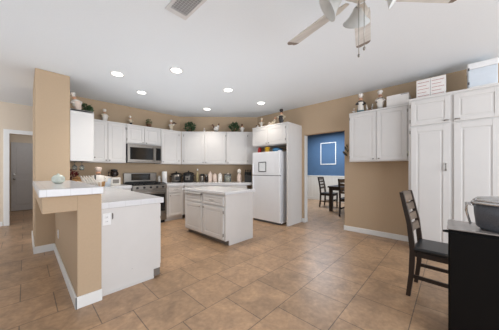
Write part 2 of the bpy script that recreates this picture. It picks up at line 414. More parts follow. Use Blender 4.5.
# right of the range
t = cabinet('white base cabinet with one drawer between the range and the angled corner', (2.338, 4.96, 0), 0, .45, .6, .851, toe=.1, group=G_LO, name='base_cabinet', crown=False)
door(t, .04, .41, .13, .66, knob=(.08, .62)); door(t, .04, .41, .69, .838, name='drawer', pull=(.225, .77), fr=.03)
x, y = diag(.02, 7.745)
t = cabinet('long white base cabinet along the angled corner wall, behind the island', (2.80, 4.945, 0), -45, 1.6, .56, .851, toe=.1, group=G_LO, name='base_cabinet', crown=False)
for k in range(3):
    door(t, .04+k*.52, .53+k*.52, .13, .66, knob=((.49 if k != 1 else .08)+k*.52, .62)); door(t, .04+k*.52, .53+k*.52, .69, .838, name='drawer', pull=(.285+k*.52, .77), fr=.03)
# island
t = thing('island_cabinet', 'white kitchen island cabinet with two doors and two drawers, alone on the floor', 'cabinet', (2.22, 3.89, 0), -90)
MB().box(0, 1.24, 0, .65, .085, .838).box(0, 1.24, .08, .65, 0, .085).build('carcass', 'white', t)
MB().box(1.241, 1.252, 0, .65, .085, .838).box(1.241, 1.252, .08, .65, 0, .085).build('end_panel', 'white', t)
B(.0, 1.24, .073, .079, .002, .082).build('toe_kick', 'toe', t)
door(t, .03, .60, .11, .62, knob=(.565, .58), fr=.06); door(t, .65, 1.21, .11, .62, knob=(.685, .58), hinge=1.217, fr=.06)
d2 = door(t, .65, 1.21, .655, .80, name='drawer', pull=(.92, .73), fr=.025)
d1 = door(t, .03, .60, .655, .785, name='drawer', fr=.025)
B(.02, .62, -.05, .3, .797, .817, bev=.003).build('pullout_board', 'white', t)
B(.60, .64, -.052, -.02, .799, .815, bev=.002).build('board_end', 'slat', t)

# ---------------------------------------------------------------- worktops
def ctop(name, label, poly, z0, z1, cat='countertop'):
    return tag(MB().prism(poly, z0, z1, bev=.006).build(name, 'counter'), label, cat)
ctop('countertop', 'white tiled worktop of the peninsula, lower step beside the raised bar', [(.507, 2.455), (1.125, 2.455), (1.125, 4.925), (1.562, 4.925), (1.562, 5.565), (.507, 5.565)], .853, .915)
ctop('countertop', 'white worktop running right of the range along the angled wall', [(2.335, 4.925), (2.775, 4.925), (3.98, 3.72), (4.54, 3.72), (4.54, 4.03), (3.005, 5.56), (2.335, 5.56)], .853, .915)
ctop('island_countertop', 'white slab top of the small kitchen island', [(2.185, 2.6), (2.90, 2.6), (2.90, 3.925), (2.185, 3.925)], .84, .885)
ctop('bar_top', 'raised white bar top on the tan half wall against the column', [(.075, 2.375), (.51, 2.375), (.51, 4.455), (.075, 4.455)], 1.012, 1.075)

# ---------------------------------------------------------------- outlets
def outlet(label, loc, rz, n=1, group='wall outlets'):
    t = thing('outlet_plate', label, 'outlet', loc, rz, group)
    w = .033*n+.004
    B(-w, w, -.006, 0, -.058, .058, bev=.002).build('plate', 'plate', t)
    for k in range(n):
        cx = (k-(n-1)/2)*.046
        for zz in (-.022, .022):
            s = B(cx-.015, cx+.015, -.009, -.0055, zz-.014, zz+.014, bev=.003).build('socket', 'plate', t)
            MB().box(cx-.007, cx-.005, -.0095, -.0085, zz-.006, zz+.005).box(cx+.005, cx+.007, -.0095, -.0085, zz-.006, zz+.005).build('slot', 'blackm', s)
    return t
outlet('white outlet plate on the white peninsula end panel', (.556, 2.4775, .748), 0, 1)
outlet('white outlet plate low on the tan half wall below the bar', (.3195, 3.96, .35), -90, 1)
tag(MB().tube([(.606, 2.475, .80), (.606, 2.465, .79), (.606, 2.463, .76), (.606, 2.470, .745)], .004, 6).build('hook', 'blackm'), 'small dark hook on the peninsula end panel, beside the outlet', 'hook')

# ---------------------------------------------------------------- refrigerator
t = thing('refrigerator', 'white top-freezer refrigerator standing in the white enclosure', 'refrigerator', (3.9, 3.60, 0), -90)
B(0, .83, .06, .62, .03, 1.665, bev=.006).build('body', 'appl', t)
B(.005, .825, .05, .0605, .06, 1.655).build('gasket', 'gasket', t)
d = B(0, .83, 0, .052, 1.118, 1.668, bev=.01, seg=3).build('freezer_door', 'appl', t)
B(.02, .05, -.03, .0, 1.13, 1.40, bev=.006).build('handle', 'appl', d)
d = B(0, .83, 0, .052, .05, 1.105, bev=.01, seg=3).build('refrigerator_door', 'appl', t)
B(.02, .05, -.03, .0, .75, 1.09, bev=.006).build('handle', 'appl', d)
B(.02, .81, .03, .07, .0, .045).build('kick_grille', 'gasket', t)
B(.76, .82, .02, .10, 1.668, 1.685, bev=.003).build('hinge_cover', 'appl', t)
t = thing('whiteboard', 'small dark-framed whiteboard stuck on the freezer door', 'whiteboard', (3.897, 3.39, 1.20), -90)
B(0, .235, -.004, 0, 0, .235).build('board', 'board', t)
MB().box(0, .235, -.011, -.004, 0, .016).box(0, .235, -.011, -.004, .219, .235).box(0, .016, -.011, -.004, .016, .219).box(.219, .235, -.011, -.004, .016, .219).build('frame', 'blackm', t)
# things on the refrigerator
t = thing('canister', 'red canister lying between refrigerator and cabinet', 'canister', (4.08, 3.52, 1.669))
MB().lathe([(0, 0), (.045, 0), (.048, .01), (.046, .10), (.03, .115), (0, .115)]).build('body', 'red', t)
MB().lathe([(0, .115), (.032, .115), (.032, .14), (0, .142)]).build('lid', 'red', t)
t = thing('canister', 'yellow tub on top of the refrigerator', 'canister', (4.08, 3.27, 1.669))
MB().lathe([(0, 0), (.05, 0), (.055, .11), (0, .11)]).build('body', 'yellow', t)
MB().lathe([(0, .111), (.058, .111), (.058, .13), (0, .132)]).build('lid', 'yellow', t)
t = thing('storage_bag', 'blue bag of odds and ends on top of the refrigerator', 'bag', (4.12, 3.03, 1.669))
MB().ball((0, 0, .055), .1, (.8, 1.05, .55)).ball((.02, -.08, .04), .08, (.8, 1, .5)).build('body', 'bluep', t)
MB().box(-.02, .12, -.22, -.06, .10, .115, mtx=Matrix.Rotation(.25, 4, 'X')).build('flap', 'darkg', t)

# ---------------------------------------------------------------- microwave and range
t = thing('microwave', 'stainless over-the-range microwave above the stove', 'microwave', (1.553, 5.17, 1.41), 0)
B(0, .75, .02, .395, 0, .418, bev=.003).build('body', 'blackm', t)
d = B(.0, .60, 0, .02, .03, .385, bev=.003).build('door', 'steel', t)
B(.05, .55, -.004, .001, .07, .345, bev=.002).build('window', 'glassblack', d)
MB().tube([(.565, 0, .05), (.565, -.035, .07), (.565, -.04, .2), (.565, -.035, .345), (.565, 0, .365)], .009).build('handle', 'chrome', d)
p = B(.602, .75, 0, .02, .03, .385, bev=.003).build('control_panel', 'steel', t)
B(.62, .735, -.003, .001, .06, .355, bev=.001).build('keypad', 'glassblack', p)
B(0, .75, .0, .02, .387, .418, bev=.002).build('vent_grille', 'steel', t)
B(0, .75, .0, .02, 0, .028, bev=.002).build('bottom_trim', 'steel', t)

t = thing('range', 'stainless gas range with black grates between the white base cabinets', 'range', (1.568, 4.92, 0), 0)
B(0, .76, .03, .63, .06, .90, bev=.003).build('body', 'steel', t)
B(.03, .73, .06, .6, 0, .06).build('plinth', 'blackm', t)
d = B(.005, .755, 0, .029, .24, .79, bev=.005).build('oven_door', 'steel', t)
B(.05, .71, -.004, .001, .29, .69, bev=.002).build('window', 'glassblack', d)
MB().tube([(.06, 0, .735), (.06, -.045, .735), (.7, -.045, .735), (.7, 0, .735)], .012).build('handle', 'chrome', d)
d = B(.005, .755, .004, .029, .07, .232, bev=.004).build('drawer', 'steel', t)
pnl = B(0, .76, -.008, .06, .80, .90, bev=.008).build('knob_panel', 'steel', t)
for k in range(5):
    MB().cyl((.1+k*.14, -.008, .852), (.1+k*.14, -.036, .852), .024, .02).build('knob', 'blackm', pnl)
B(0, .76, .02, .57, .901, .915, bev=.003).build('cooktop', 'black', t)
for k in range(3):
    x0 = .02+k*.245; g = MB()
    for q in range(4): g.box(x0+.01+q*.068, x0+.022+q*.068, .05, .55, .928, .943)
    for yy in (.05, .21, .37, .538): g.box(x0, x0+.235, yy, yy+.012, .928, .943)
    for xx in (x0, x0+.223):
        for yy in (.05, .538): g.box(xx, xx+.012, yy, yy+.012, .915, .93)
    g.build('grate', 'blackm', t)
for xx in (.15, .61):
    for yy in (.17, .43): MB().lathe([(0, .915), (.05, .915), (.045, .926), (0, .927)], (xx, yy, 0)).build('burner', 'blackm', t)
bgd = B(0, .76, .575, .64, .915, 1.175, bev=.012).build('backguard', 'steel', t)
B(.16, .60, .568, .576, .995, 1.15, bev=.004).build('display_panel', 'glassblack', bgd)
B(.03, .73, .569, .576, .925, .965).build('vent_slot', 'blackm', bgd)

# ---------------------------------------------------------------- ceiling fixtures
for (x, y), lb in zip([(1.0, 3.82), (1.58, 3.03), (1.56, 4.38), (2.64, 3.06), (3.10, 4.39), (3.66, 3.11)],
        ['recessed ceiling light nearest the tan column', 'recessed ceiling light largest in view, nearest the air vent', 'recessed ceiling light over the counter left of the stove',
         'recessed ceiling light above the island', 'recessed ceiling light farthest back, toward the angled corner cabinets', 'recessed ceiling light nearest the refrigerator cabinet']):
    t = thing('ceiling_light', lb, 'ceiling light', (x, y, CH), 0, 'recessed ceiling lights')
    MB().lathe([(.075, -.001), (.098, -.001), (.096, -.008), (.078, -.006), (.075, -.001)], n=28).build('trim_ring', 'trim', t)
    MB().lathe([(0, -.004), (.076, -.004), (.076, -.001), (0, -.001)], n=28).build('lens', 'lamp', t)
    ld = bpy.data.lights.new('downlight_glow', 'SPOT'); ld.energy = LP['can']; ld.spot_size = 1.95; ld.spot_blend = .8; ld.shadow_soft_size = .07; ld.color = (1, .93, .84)
    lo = bpy.data.objects.new('downlight_glow', ld); col.objects.link(lo); lo.parent = t; lo.location = (0, 0, -.02)
t = thing('air_vent', 'white louvred air vent set in the ceiling near the fan', 'air vent', (1.005, 1.7, CH))
MB().box(-.105, .105, -.24, -.205, -.012, 0).box(-.105, .105, .185, .24, -.012, 0).box(-.105, -.08, -.205, .185, -.012, 0).box(.08, .105, -.205, .185, -.012, 0).build('frame', 'vent', t)
B(-.08, .08, -.205, .185, -.003, -.001).build('duct', 'ventd', t)
lv = MB()
for k in range(14): lv.box(-.08, .08, -.006, .006, -.0015, .0015, mtx=Matrix.Translation((0, -.192+k*.028, -.007)) @ Matrix.Rotation(.7, 4, 'X'))
for k in range(6): lv.box(-.0625+k*.025-.001, -.0625+k*.025+.001, -.205, .185, -.012, -.009)
lv.build('louvre', 'vent', t)

fx, fy = 1.520, .430
t = thing('ceiling_fan', 'whitewashed ceiling fan with glass shades and pull chains', 'ceiling fan', (fx, fy, CH))
MB().lathe([(0, 0), (.075, 0), (.07, -.03), (.04, -.06), (0, -.06)]).build('canopy', 'fanw', t)
MB().cyl((0, 0, -.05), (0, 0, -.22), .012).build('downrod', 'fanw', t)
MB().lathe([(0, -.2), (.05, -.2), (.11, -.22), (.125, -.26), (.12, -.32), (.08, -.35), (0, -.35)], n=28).build('motor_housing', 'fanw', t)
for k in range(6):
    a = math.radians(120-46.5+1+60*k)
    Rm = Matrix.Rotation(a, 4, 'Z')
    Rt = Rm @ Matrix.Translation((0, 0, -.35)) @ Matrix.Rotation(math.radians(-13), 4, 'X')
    b = MB()
    b.prism([(.19, -.05), (.24, -.055), (.635, -.062), (.635, .062), (.24, .055), (.19, .05)], -.004, .004, bev=.002, mtx=Rt)
    bl = b.build('blade', 'blade', t)
    MB().prism([(.636, -.062), (.665, -.056), (.68, -.03), (.668, -.012), (.68, .004), (.684, .03), (.665, .056), (.636, .062)], -.004, .004, bev=.002, mtx=Rt).build('blade_tip', 'bladetip', bl)
    MB().prism([(.10, -.018), (.20, -.045), (.26, -.03), (.26, .03), (.20, .045), (.10, .018)], -.011, -.005, bev=.001, mtx=Rt).build('blade_iron', 'fanw', t)
MB().lathe([(0, -.351), (.06, -.351), (.065, -.36), (.055, -.38), (0, -.39)]).build('light_fitter', 'fanw', t)
for k in range(4):
    a = math.radians(25+90*k)
    d = Vector((math.cos(a), math.sin(a), 0)); p0 = d*.05+Vector((0, 0, -.365)); p1 = d*.13+Vector((0, 0, -.352))
    q = Matrix.Translation(p1) @ (-d*1.0+Vector((0, 0, .7))).normalized().to_track_quat('Z', 'Y').to_matrix().to_4x4()
    arm = MB().tube([p0, d*.09+Vector((0, 0, -.350)), p1], .009).build('lamp_arm', 'fanw', t)
    MB().lathe([(.022, .0), (.03, -.01), (.036, -.03), (.058, -.065), (.088, -.098), (.092, -.1), (.085, -.098), (.054, -.065), (.032, -.03), (.02, -.006), (.022, 0)], mtx=q).build('lamp_shade', 'frost', t)
for dx, dy, l in ((.015, .02, .74), (-.012, -.02, .72)):
    b = MB().cyl((dx, dy, -.37), (dx, dy, -l), .0022, n=6); b.ball((dx, dy, -l-.012), .008, (1, 1, 1.6), 10)
    b.build('pull_chain', 'chrome', t)

# ---------------------------------------------------------------- dining room
def make_chair(label, loc, rz, w, group=None, slat='slat'):
    """origin: floor between the rear posts, back toward +y, facing -y"""
    t = thing('dining_chair', label, 'chair', loc, rz, group); hw = w/2
    for s in (-1, 1):
        secs = []
        for z, yy, th in ((0, .03, .034), (.22, .005, .04), (.45, -.005, .044), (.7, .02, .04), (1.01, .085, .032)):
            x = s*hw; a = .019
            secs.append([(x-a, yy-th/2, z), (x+a, yy-th/2, z), (x+a, yy+th/2, z), (x-a, yy+th/2, z)])
        MB().sweepbox(secs).build('back_post', 'dark', t)
        MB().sweepbox([[(s*hw-.02*k, -.41-.02*k, z), (s*hw+.02*k, -.41-.02*k, z), (s*hw+.02*k, -.41+.02*k, z), (s*hw-.02*k, -.41+.02*k, z)] for z, k in ((0, .8), (.43, 1.05))]).build('leg', 'dark', t)
        MB().bar((s*hw, .0, .2), (s*hw, -.41, .2), .018, .034).build('stretcher', 'dark', t)
    MB().bar((-hw, -.41, .26), (hw, -.41, .26), .018, .03).build('stretcher', 'dark', t)
    MB().box(-hw-.005, hw+.005, -.425, -.02, .395, .445, bev=.004).build('seat_rail', 'dark', t)
    MB().box(-hw-.02, hw+.02, -.445, .0, .446, .487, bev=.016, seg=3).build('seat', 'leather', t)
    for k in range(4):
        zc = .955-.102*k; y0 = lambda z: .02+(z-.7)*.065/.31
        secs = []
        n = 8
        h = .037 if k else .05
        for i in range(n+1):
            u = -1+2*i/n; x = u*(hw-.015); yb = .018*(1-u*u); hh = h*(1-.18*(abs(u) < .55)) if k else h*(1+.12*(1-u*u))
            secs.append([(x, y0(zc-h)+yb-.009, zc-h), (x, y0(zc-h)+yb+.009, zc-h), (x, y0(zc+hh)+yb+.009, zc+hh), (x, y0(zc+hh)+yb-.009, zc+hh)])
        MB().sweepbox(secs).build('back_slat', slat, t)
    return t
fg = make_chair('dark wooden ladder-back chair with black seat beside the black sideboard', (2.79, .268, 0), -4, .37, 'dining chairs')
dup(fg, (7.05, 3.21, 0), 0, 'dark chair seen through the doorway at the far side of the dining table', 'dining chairs')
dup(fg, (5.82, 1.99, 0), 90, 'dark dining chair half hidden by the right edge of the doorway', 'dining chairs')
t = thing('dining_table', 'dark wooden dining table seen through the doorway', 'table', (7.05, 2.2, 0))
B(-.72, .72, -.54, .54, .71, .755, bev=.006).build('tabletop', 'dark', t)
MB().box(-.64, .64, -.46, .46, .63, .709).build('apron', 'dark', t)
for sx in (-1, 1):
    for sy in (-1, 1): B(sx*.65-.045, sx*.65+.045, sy*.46-.045, sy*.46+.045, 0, .709, bev=.004).build('leg', 'dark', t)
t = thing('picture_frame', 'empty white picture frame hung on the blue dining-room wall', 'picture frame', (8.468, 3.955, 1.47), -90)
MB().box(0, .645, -.02, 0, 0, .032, bev=.003).box(0, .645, -.02, 0, .863, .895, bev=.003).box(0, .032, -.02, 0, .032, .863, bev=.003).box(.613, .645, -.02, 0, .032, .863, bev=.003).build('molding', 'trim', t)

# ---------------------------------------------------------------- sideboard and roaster
t = thing('sideboard', 'black sideboard with a grey top cut off by the photo edge', 'sideboard', (2.075, .018, 0))
B(.0, .365, -1.5, 0, .0, .811, bev=.003).build('body', 'sideb', t)
B(-.006, .371, -1.51, .006, .812, .82, bev=.002).build('top', 'sidetop', t)
for k in range(3): B(-.012, .0, -.5*k-.49, -.5*k-.01, .04, .795, bev=.003).build('door', 'sideb', t)
MB().tube([(.30, 0, .73), (.30, .03, .73), (.36, .032, .725), (.36, 0, .73)], .006).build('handle', 'blackm', t)
t = thing('roaster_pan', 'oval speckled grey roaster pan with a metal rim, standing on the sideboard', 'roaster pan', (2.215, -.34, .8205))
E1, E2 = .6, 1.0
MB().lathe([(0, 0), (.19, 0), (.215, .02), (.225, .10), (.228, .155), (.222, .155), (.216, .10), (.2, .02), (0, .012)], n=40, sx=.62).build('body', 'roaster', t)
MB().lathe([(.224, .156), (.240, .156), (.242, .164), (.236, .172), (.226, .17)], n=40, sx=.64).build('rim', 'bright', t)
MB().lathe([(.225, .172), (.232, .178), (.21, .196), (.12, .204), (0, .206)], n=40, sx=.63).build('lid', 'bright', t)
for s in (-1, 1):
    MB().tube([(-.05, s*.226, .15), (-.055, s*.262, .15), (-.05, s*.262, .10), (-.045, s*.245, .035), (.0, s*.242, .025), (.045, s*.245, .035), (.05, s*.262, .10), (.055, s*.262, .15), (.05, s*.226, .15)], .007).build('handle', 'bright', t)

for o in t.children: o.scale = (1, 1, 1.14)

# ---------------------------------------------------------------- small things: figurines, plants, boxes
def figurine(label, loc, rz, h, coat='china', trous='china', hat='china', apron=None, tray=None, lean=0, skirt=False, hair=None, mous=False, wide=1.0, base=None, name='chef_figurine', vest=None, hem=None, span=1.0, group='figurines above the cabinets'):
    t = thing(name, label, 'figurine', loc, rz, group); s = h
    Lm = Matrix.Rotation(lean, 4, 'Y')
    w = wide
    b = MB()
    if skirt: prof = [(0, 0), (.19*w, 0), (.185*w, .03), (.13*w, .32), (.10*w, .42), (.13*w, .5), (.125*w, .58), (.05, .645), (0, .65)]
    else: prof = [(0, .0), (.09*w, .0), (.1*w, .05), (.11*w, .2), (.15*w, .32), (.155*w, .42), (.135*w, .52), (.12*w, .58), (.05, .645), (0, .65)]
    b.lathe([(r*s, z*s) for r, z in prof], n=18, mtx=Lm)
    if tray:
        arms = [[(.11, 0, .56), (.2, -.06, .55), (.24, -.12, .66)], [(-.11, 0, .56), (-.2, -.05, .48), (-.13, -.13, .42)]]
    else:
        arms = [[(.11, 0, .57), (.26, -.05, .45), (.15, -.15, .38)], [(-.11, 0, .57), (-.26, -.05, .47), (-.15, -.15, .44)]]
    for a in arms: b.tube([Lm @ (Vector((p[0]*span, p[1], p[2]))*s) for p in a], [.062*s, .055*s, .04*s], 8)
    body = b.build('body', coat, t)
    if not skirt:
        for sx in (-1, 1): MB().ball(Lm @ Vector((sx*.06*s, -.05*s, .03*s)), .055*s, (.8, 1.4, .55)).build('shoe', 'darkg', t)
        MB().lathe([(r*s*1.03, z*s) for r, z in [(.092*w, .04), (.102*w, .06), (.112*w, .2), (.145*w, .29)]], n=18, mtx=Lm).build('trousers', trous, body)
    if hem: MB().lathe([(r*s*1.03, z*s) for r, z in [(.19*w, .002), (.187*w, .03), (.135*w, .31)]], n=18, mtx=Lm).build('hem', hem, body)
    if vest: MB().lathe([(r*s*1.05, z*s) for r, z in [(.155*w, .38), (.155*w, .42), (.137*w, .52), (.12*w, .585)]], n=18, mtx=Lm).build('vest', vest, body)
    if apron:
        k = MB()
        rr = []
        for z, r in ((.12, .17 if skirt else .125), (.3, .152), (.42, .16), (.54, .142)):
            rr.append([k.bm.verts.new(Lm @ Vector((r*w*1.06*s*math.sin(q), -r*w*1.06*s*math.cos(q), z*s))) for q in (-.9, -.45, 0, .45, .9)])
        for a, c in zip(rr, rr[1:]):
            for i in range(4): k.bm.faces.new([a[i], a[i+1], c[i+1], c[i]])
        k.build('apron', apron, body)
    hd = MB().ball(Lm @ Vector((0, -.01*s, .71*s)), .085*s, (1, 1, 1.1))
    hd.ball(Lm @ Vector((0, -.1*s, .70*s)), .022*s)
    for sx in (-1, 1): hd.ball(Lm @ Vector((sx*.085*s, 0, .71*s)), .02*s)
    hd = hd.build('head', 'skin', t)
    for sx in (-1, 1): MB().ball(Lm @ Vector((sx*.032*s, -.088*s, .735*s)), .012*s, n=8).build('eye', 'darkg', hd)
    if mous:
        MB().tube([Lm @ (Vector(p)*s) for p in [(-.07, -.085, .685), (-.03, -.105, .672), (0, -.105, .68), (.03, -.105, .672), (.07, -.085, .685)]], [.008*s, .016*s, .012*s, .016*s, .008*s], 6).build('moustache', 'darkg', hd)
    if hair: MB().ball(Lm @ Vector((0, .02*s, .73*s)), .096*s, (1, .95, 1)).build('hair', hair, hd)
    MB().lathe([(r*s, z*s) for r, z in [(0, .77), (.082, .77), (.078, .84), (.115, .88), (.12, .93), (.09, .985), (0, 1.0)]], n=18, mtx=Lm).build('hat', hat, t)
    if tray:
        MB().lathe([(0, 0), (.20*s, 0), (.21*s, .025*s), (.19*s, .02*s), (0, .012*s)], Lm @ Vector((.22*s, -.12*s, .68*s))).build('tray', tray, t)
        MB().ball(Lm @ Vector((.22*s, -.12*s, .74*s)), .06*s, (1.6, 1.2, .8)).build('food', 'brown', t)
    if base: MB().lathe([(0, -.001*s), (.19*s, -.001*s), (.19*s, .025*s), (0, .025*s)]).build('base', base, t)
    return t
ZT = Z1+.001
figurine('white chef figurine leaning left on the tall-sided cabinet beside the column', (.635, 4.63, 2.236), 25, .32, 'china', 'pink', lean=-.33, wide=1.2, apron='pink')
figurine('cream chef figurine with spread arms on the cabinet left of the microwave', (1.17, 5.38, ZT), 10, .275, 'cream', 'china', wide=1.35, apron='china')
figurine('little pale figurine above the left hinge of the short microwave cabinet', (1.69, 5.38, ZT), 15, .22, 'cream', 'darkg', base='darkg', lean=-.12)
figurine('white chef figurine holding a dark tray above the angled corner', (2.66, 5.38, ZT), -10, .30, 'china', 'china', tray='brown', apron='cream')
figurine('tiny white figurine between the ivy and the rooster on the angled cabinets', (3.37, 4.90, ZT), -45, .12, 'china', 'china', wide=1.3)
def plant(label, loc, rx, ry, hz, n, size, pot='terracotta', leaf='green', seed=1, ph=.06):
    t = thing('potted_plant', label, 'plant', loc, 0, 'plants above the cabinets')
    MB().lathe([(0, 0), (.045, 0), (.06, ph), (.054, ph), (.04, ph-.015), (0, ph-.015)]).build('pot', pot, t)
    MB().leaves((0, 0, ph+hz*.4), rx, ry, hz*.55, n, size, seed).build('foliage', leaf, t)
    return t
plant('dark green ivy beside the leaning chef figurine on the left cabinet', (.745, 4.78, 2.236), .085, .11, .14, 170, .055, seed=2, ph=.04)
plant('tiny round olive plant above the microwave cabinet', (2.09, 5.38, ZT), .06, .06, .12, 110, .035, leaf='green2', seed=3, ph=.09)
plant('bushy green ivy above the left door of the angled cabinets', (3.09, 5.16, ZT), .13, .13, .20, 190, .06, seed=4)
plant('bushy green ivy farther right, nearest the refrigerator cabinet', (3.93, 4.31, ZT), .12, .12, .20, 190, .06, seed=5)
# rooster and hen figurines
def bird(label, loc, rz, s, name='rooster_figurine'):
    t = thing(name, label, 'figurine', loc, rz, 'figurines above the cabinets')
    MB().lathe([(0, 0), (.06*s/.25, 0), (.055*s/.25, .03*s/.25), (0, .035*s/.25)]).build('base', 'darkg', t)
    MB().ball((0, 0, .4*s), .27*s, (1.05, .75, .95)).tube([(.12*s, 0, .5*s), (.24*s, 0, .72*s), (.27*s, 0, .83*s)], [.16*s, .1*s, .08*s], 10).cyl((.03*s, .03*s, .1*s), (.03*s, .03*s, .25*s), .025*s).cyl((.03*s, -.03*s, .1*s), (.03*s, -.03*s, .25*s), .025*s).build('body', 'china', t)
    h = MB().ball((.28*s, 0, .86*s), .095*s).build('head', 'brown', t)
    MB().prism([(.2*s, .9*s), (.24*s, 1.0*s), (.28*s, .95*s), (.31*s, 1.0*s), (.36*s, .9*s)], -.012*s, .012*s, mtx=Matrix.Rotation(PI/2, 4, 'X')).build('comb', 'dred', h)
    MB().tube([(.36*s, 0, .86*s), (.43*s, 0, .84*s)], [.03*s, .003*s], 8).build('beak', 'yellow', h)
    b = MB()
    for k in (-.5, -.2, .1, .4):
        b.tube([(-.2*s, k*.1*s, .48*s), (-.34*s, k*.2*s, (.72+k*.1)*s), (-.42*s, k*.25*s, (.86+k*.1)*s), (-.5*s, k*.25*s, (.78+k*.2)*s)], [.05*s, .06*s, .05*s, .01*s], 8)
    b.build('tail', 'brown', t)
    return t
bird('white rooster figurine with brown tail in the middle of the angled cabinets', (3.60, 4.67, ZT), -45, .25)
figurine('small white figurine with brown hair close to the right-hand ivy', (4.09, 4.16, ZT), -50, .23, 'china', 'china', hat='brown', hair='brown', wide=1.5)
# on the refrigerator cabinet
ZF = 2.301
bird('small dark bird figurine at the left end of the refrigerator cabinet', (4.10, 3.61, ZF), -100, .11, 'bird_figurine')
figurine('slim cream figurine standing on the left half of the refrigerator cabinet', (4.10, 3.47, ZF), -70, .25, 'cream', 'cream', hat='cream', apron='china', wide=.8)
t = thing('reclining_figurine', 'reclining beige figurine on the refrigerator cabinet', 'figurine', (4.10, 3.14, ZF), -90, 'figurines above the cabinets')
MB().tube([(-.11, 0, .03), (-.03, 0, .04), (.05, 0, .08), (.09, 0, .14)], [.02, .035, .04, .03], 10).tube([(.06, -.02, .11), (.10, -.05, .06), (.12, -.04, .01)], [.018, .015, .012]).build('body', 'cream', t)
MB().ball((.10, 0, .175), .03).build('head', 'skin', t)
MB().tube([(-.11, -.01, .03), (-.07, -.02, .09), (-.02, -.01, .05)], [.02, .022, .02]).build('bent_leg', 'pink', t)
figurine('dark-hatted figurine with cream coat, tallest on the refrigerator cabinet', (4.10, 2.87, ZF), -70, .36, 'cream', 'darkg', hat='darkg', hair='darkg', apron='darkg', wide=1.1, base='darkg')
# on the right-hand wall cabinet
ZW = 2.309
figurine('tiny white figurine at the left end of the right-hand wall cabinet', (4.36, 1.365, ZW), -70, .115, 'china', 'china')
figurine('figurine in teal skirt and white apron on the right-hand wall cabinet', (4.36, 1.245, ZW), -75, .375, 'darkg', hem='teal', span=.72, hat='china', skirt=True, apron='china', hair='brown', wide=.95, name='woman_figurine')
t = thing('cat_figurine', 'small white dish figurine with pointed ends between the two tall chef figurines', 'figurine', (4.36, 1.095, ZW), -80, 'figurines above the cabinets')
MB().ball((0, 0, .03), .045, (1, .7, .65)).build('body', 'brown', t)
for s in (-1, 1): MB().tube([(s*.03, 0, .04), (s*.045, 0, .08), (s*.05, 0, .14)], [.018, .014, .006]).build('ear', 'china', t)
figurine('moustached chef figurine in dark vest and white apron next to the white box', (4.36, .925, ZW), -75, .355, 'china', 'china', apron='china', mous=True, wide=1.05, span=.72, vest='darkg')
def carton(name, label, loc, rz, w, d, h, m, cat='box'):
    t = thing(name, label, cat, loc, rz)
    B(0, w, 0, d, 0, h, bev=.003).build('body', m, t); return t
t = carton('white_box', 'flat white box beside the moustached chef figurine', (4.27, .81, ZW), -90, .31, .24, .19, 'card')
MB().box(.2, .31, -.0015, .001, .172, .184).build('printed_label', 'greyink', t)
t = carton('white_box', 'white box with red printed lines on top of the pantry', (4.16, .395, 2.326), -90, .335, .22, .285, 'card')
b = MB()
for x0 in (.015, .182):
    for k in range(5): b.box(x0, x0+.135-.03*(k % 2), -.0015, .001, .035+k*.05, .035+k*.05+.006)
b.build('printed_lines', 'redink', t)
B(.164, .168, -.0015, .001, .01, .275).build('fold_line', 'greyink', t)
t = thing('storage_tub', 'pale blue plastic tub with white lid on top of the pantry', 'storage tub', (4.13, -.155, 2.326), -90)
MB().box(.006, .274, .006, .26, 0, .265, bev=.012).build('body', 'tub', t)
MB().box(0, .28, 0, .266, .266, .345, bev=.012).build('lid', 'plate', t)
for zz in (.06, .25): B(.004, .02, -.006, .0065, zz, zz+.035, bev=.002).build('latch', 'gasket', t)
B(.02, .26, .001, .006, .012, .03).build('rib', 'plate', t)

# wall ornament and hanging tag
t = thing('wall_ornament', 'dark leaf wall ornament on a stem between doorway and right cabinet', 'ornament', (4.555, 1.548, 1.5), -90)
MB().tube([(0, -.012, 0), (-.01, -.02, .09), (.005, -.018, .26)], .005).build('stem', 'slatv', t)
for x, z, a, l in ((-.005, .03, 2.3, .13), (-.005, .12, 2.0, .12), (.0, .1, 1.2, .06), (.005, .2, 1.9, .07)):
    Mx = Matrix.Translation((x, -.02, z)) @ Matrix.Rotation(-a, 4, 'Y')
    MB().ball((0, 0, 0), 1, (l/2, .006, l*.16), mtx=Mx @ Matrix.Translation((l/2, 0, 0))).build('leaf', 'hook', t)
tag(MB().lathe([(0, 0), (.018, .005), (.022, .04), (.016, .075), (.004, .085), (0, .085)], (4.205, .494, 1.46), sy=.3).build('hanging_tag', 'lime'), 'small lime fabric tag hanging between right cabinet and pantry', 'tag')

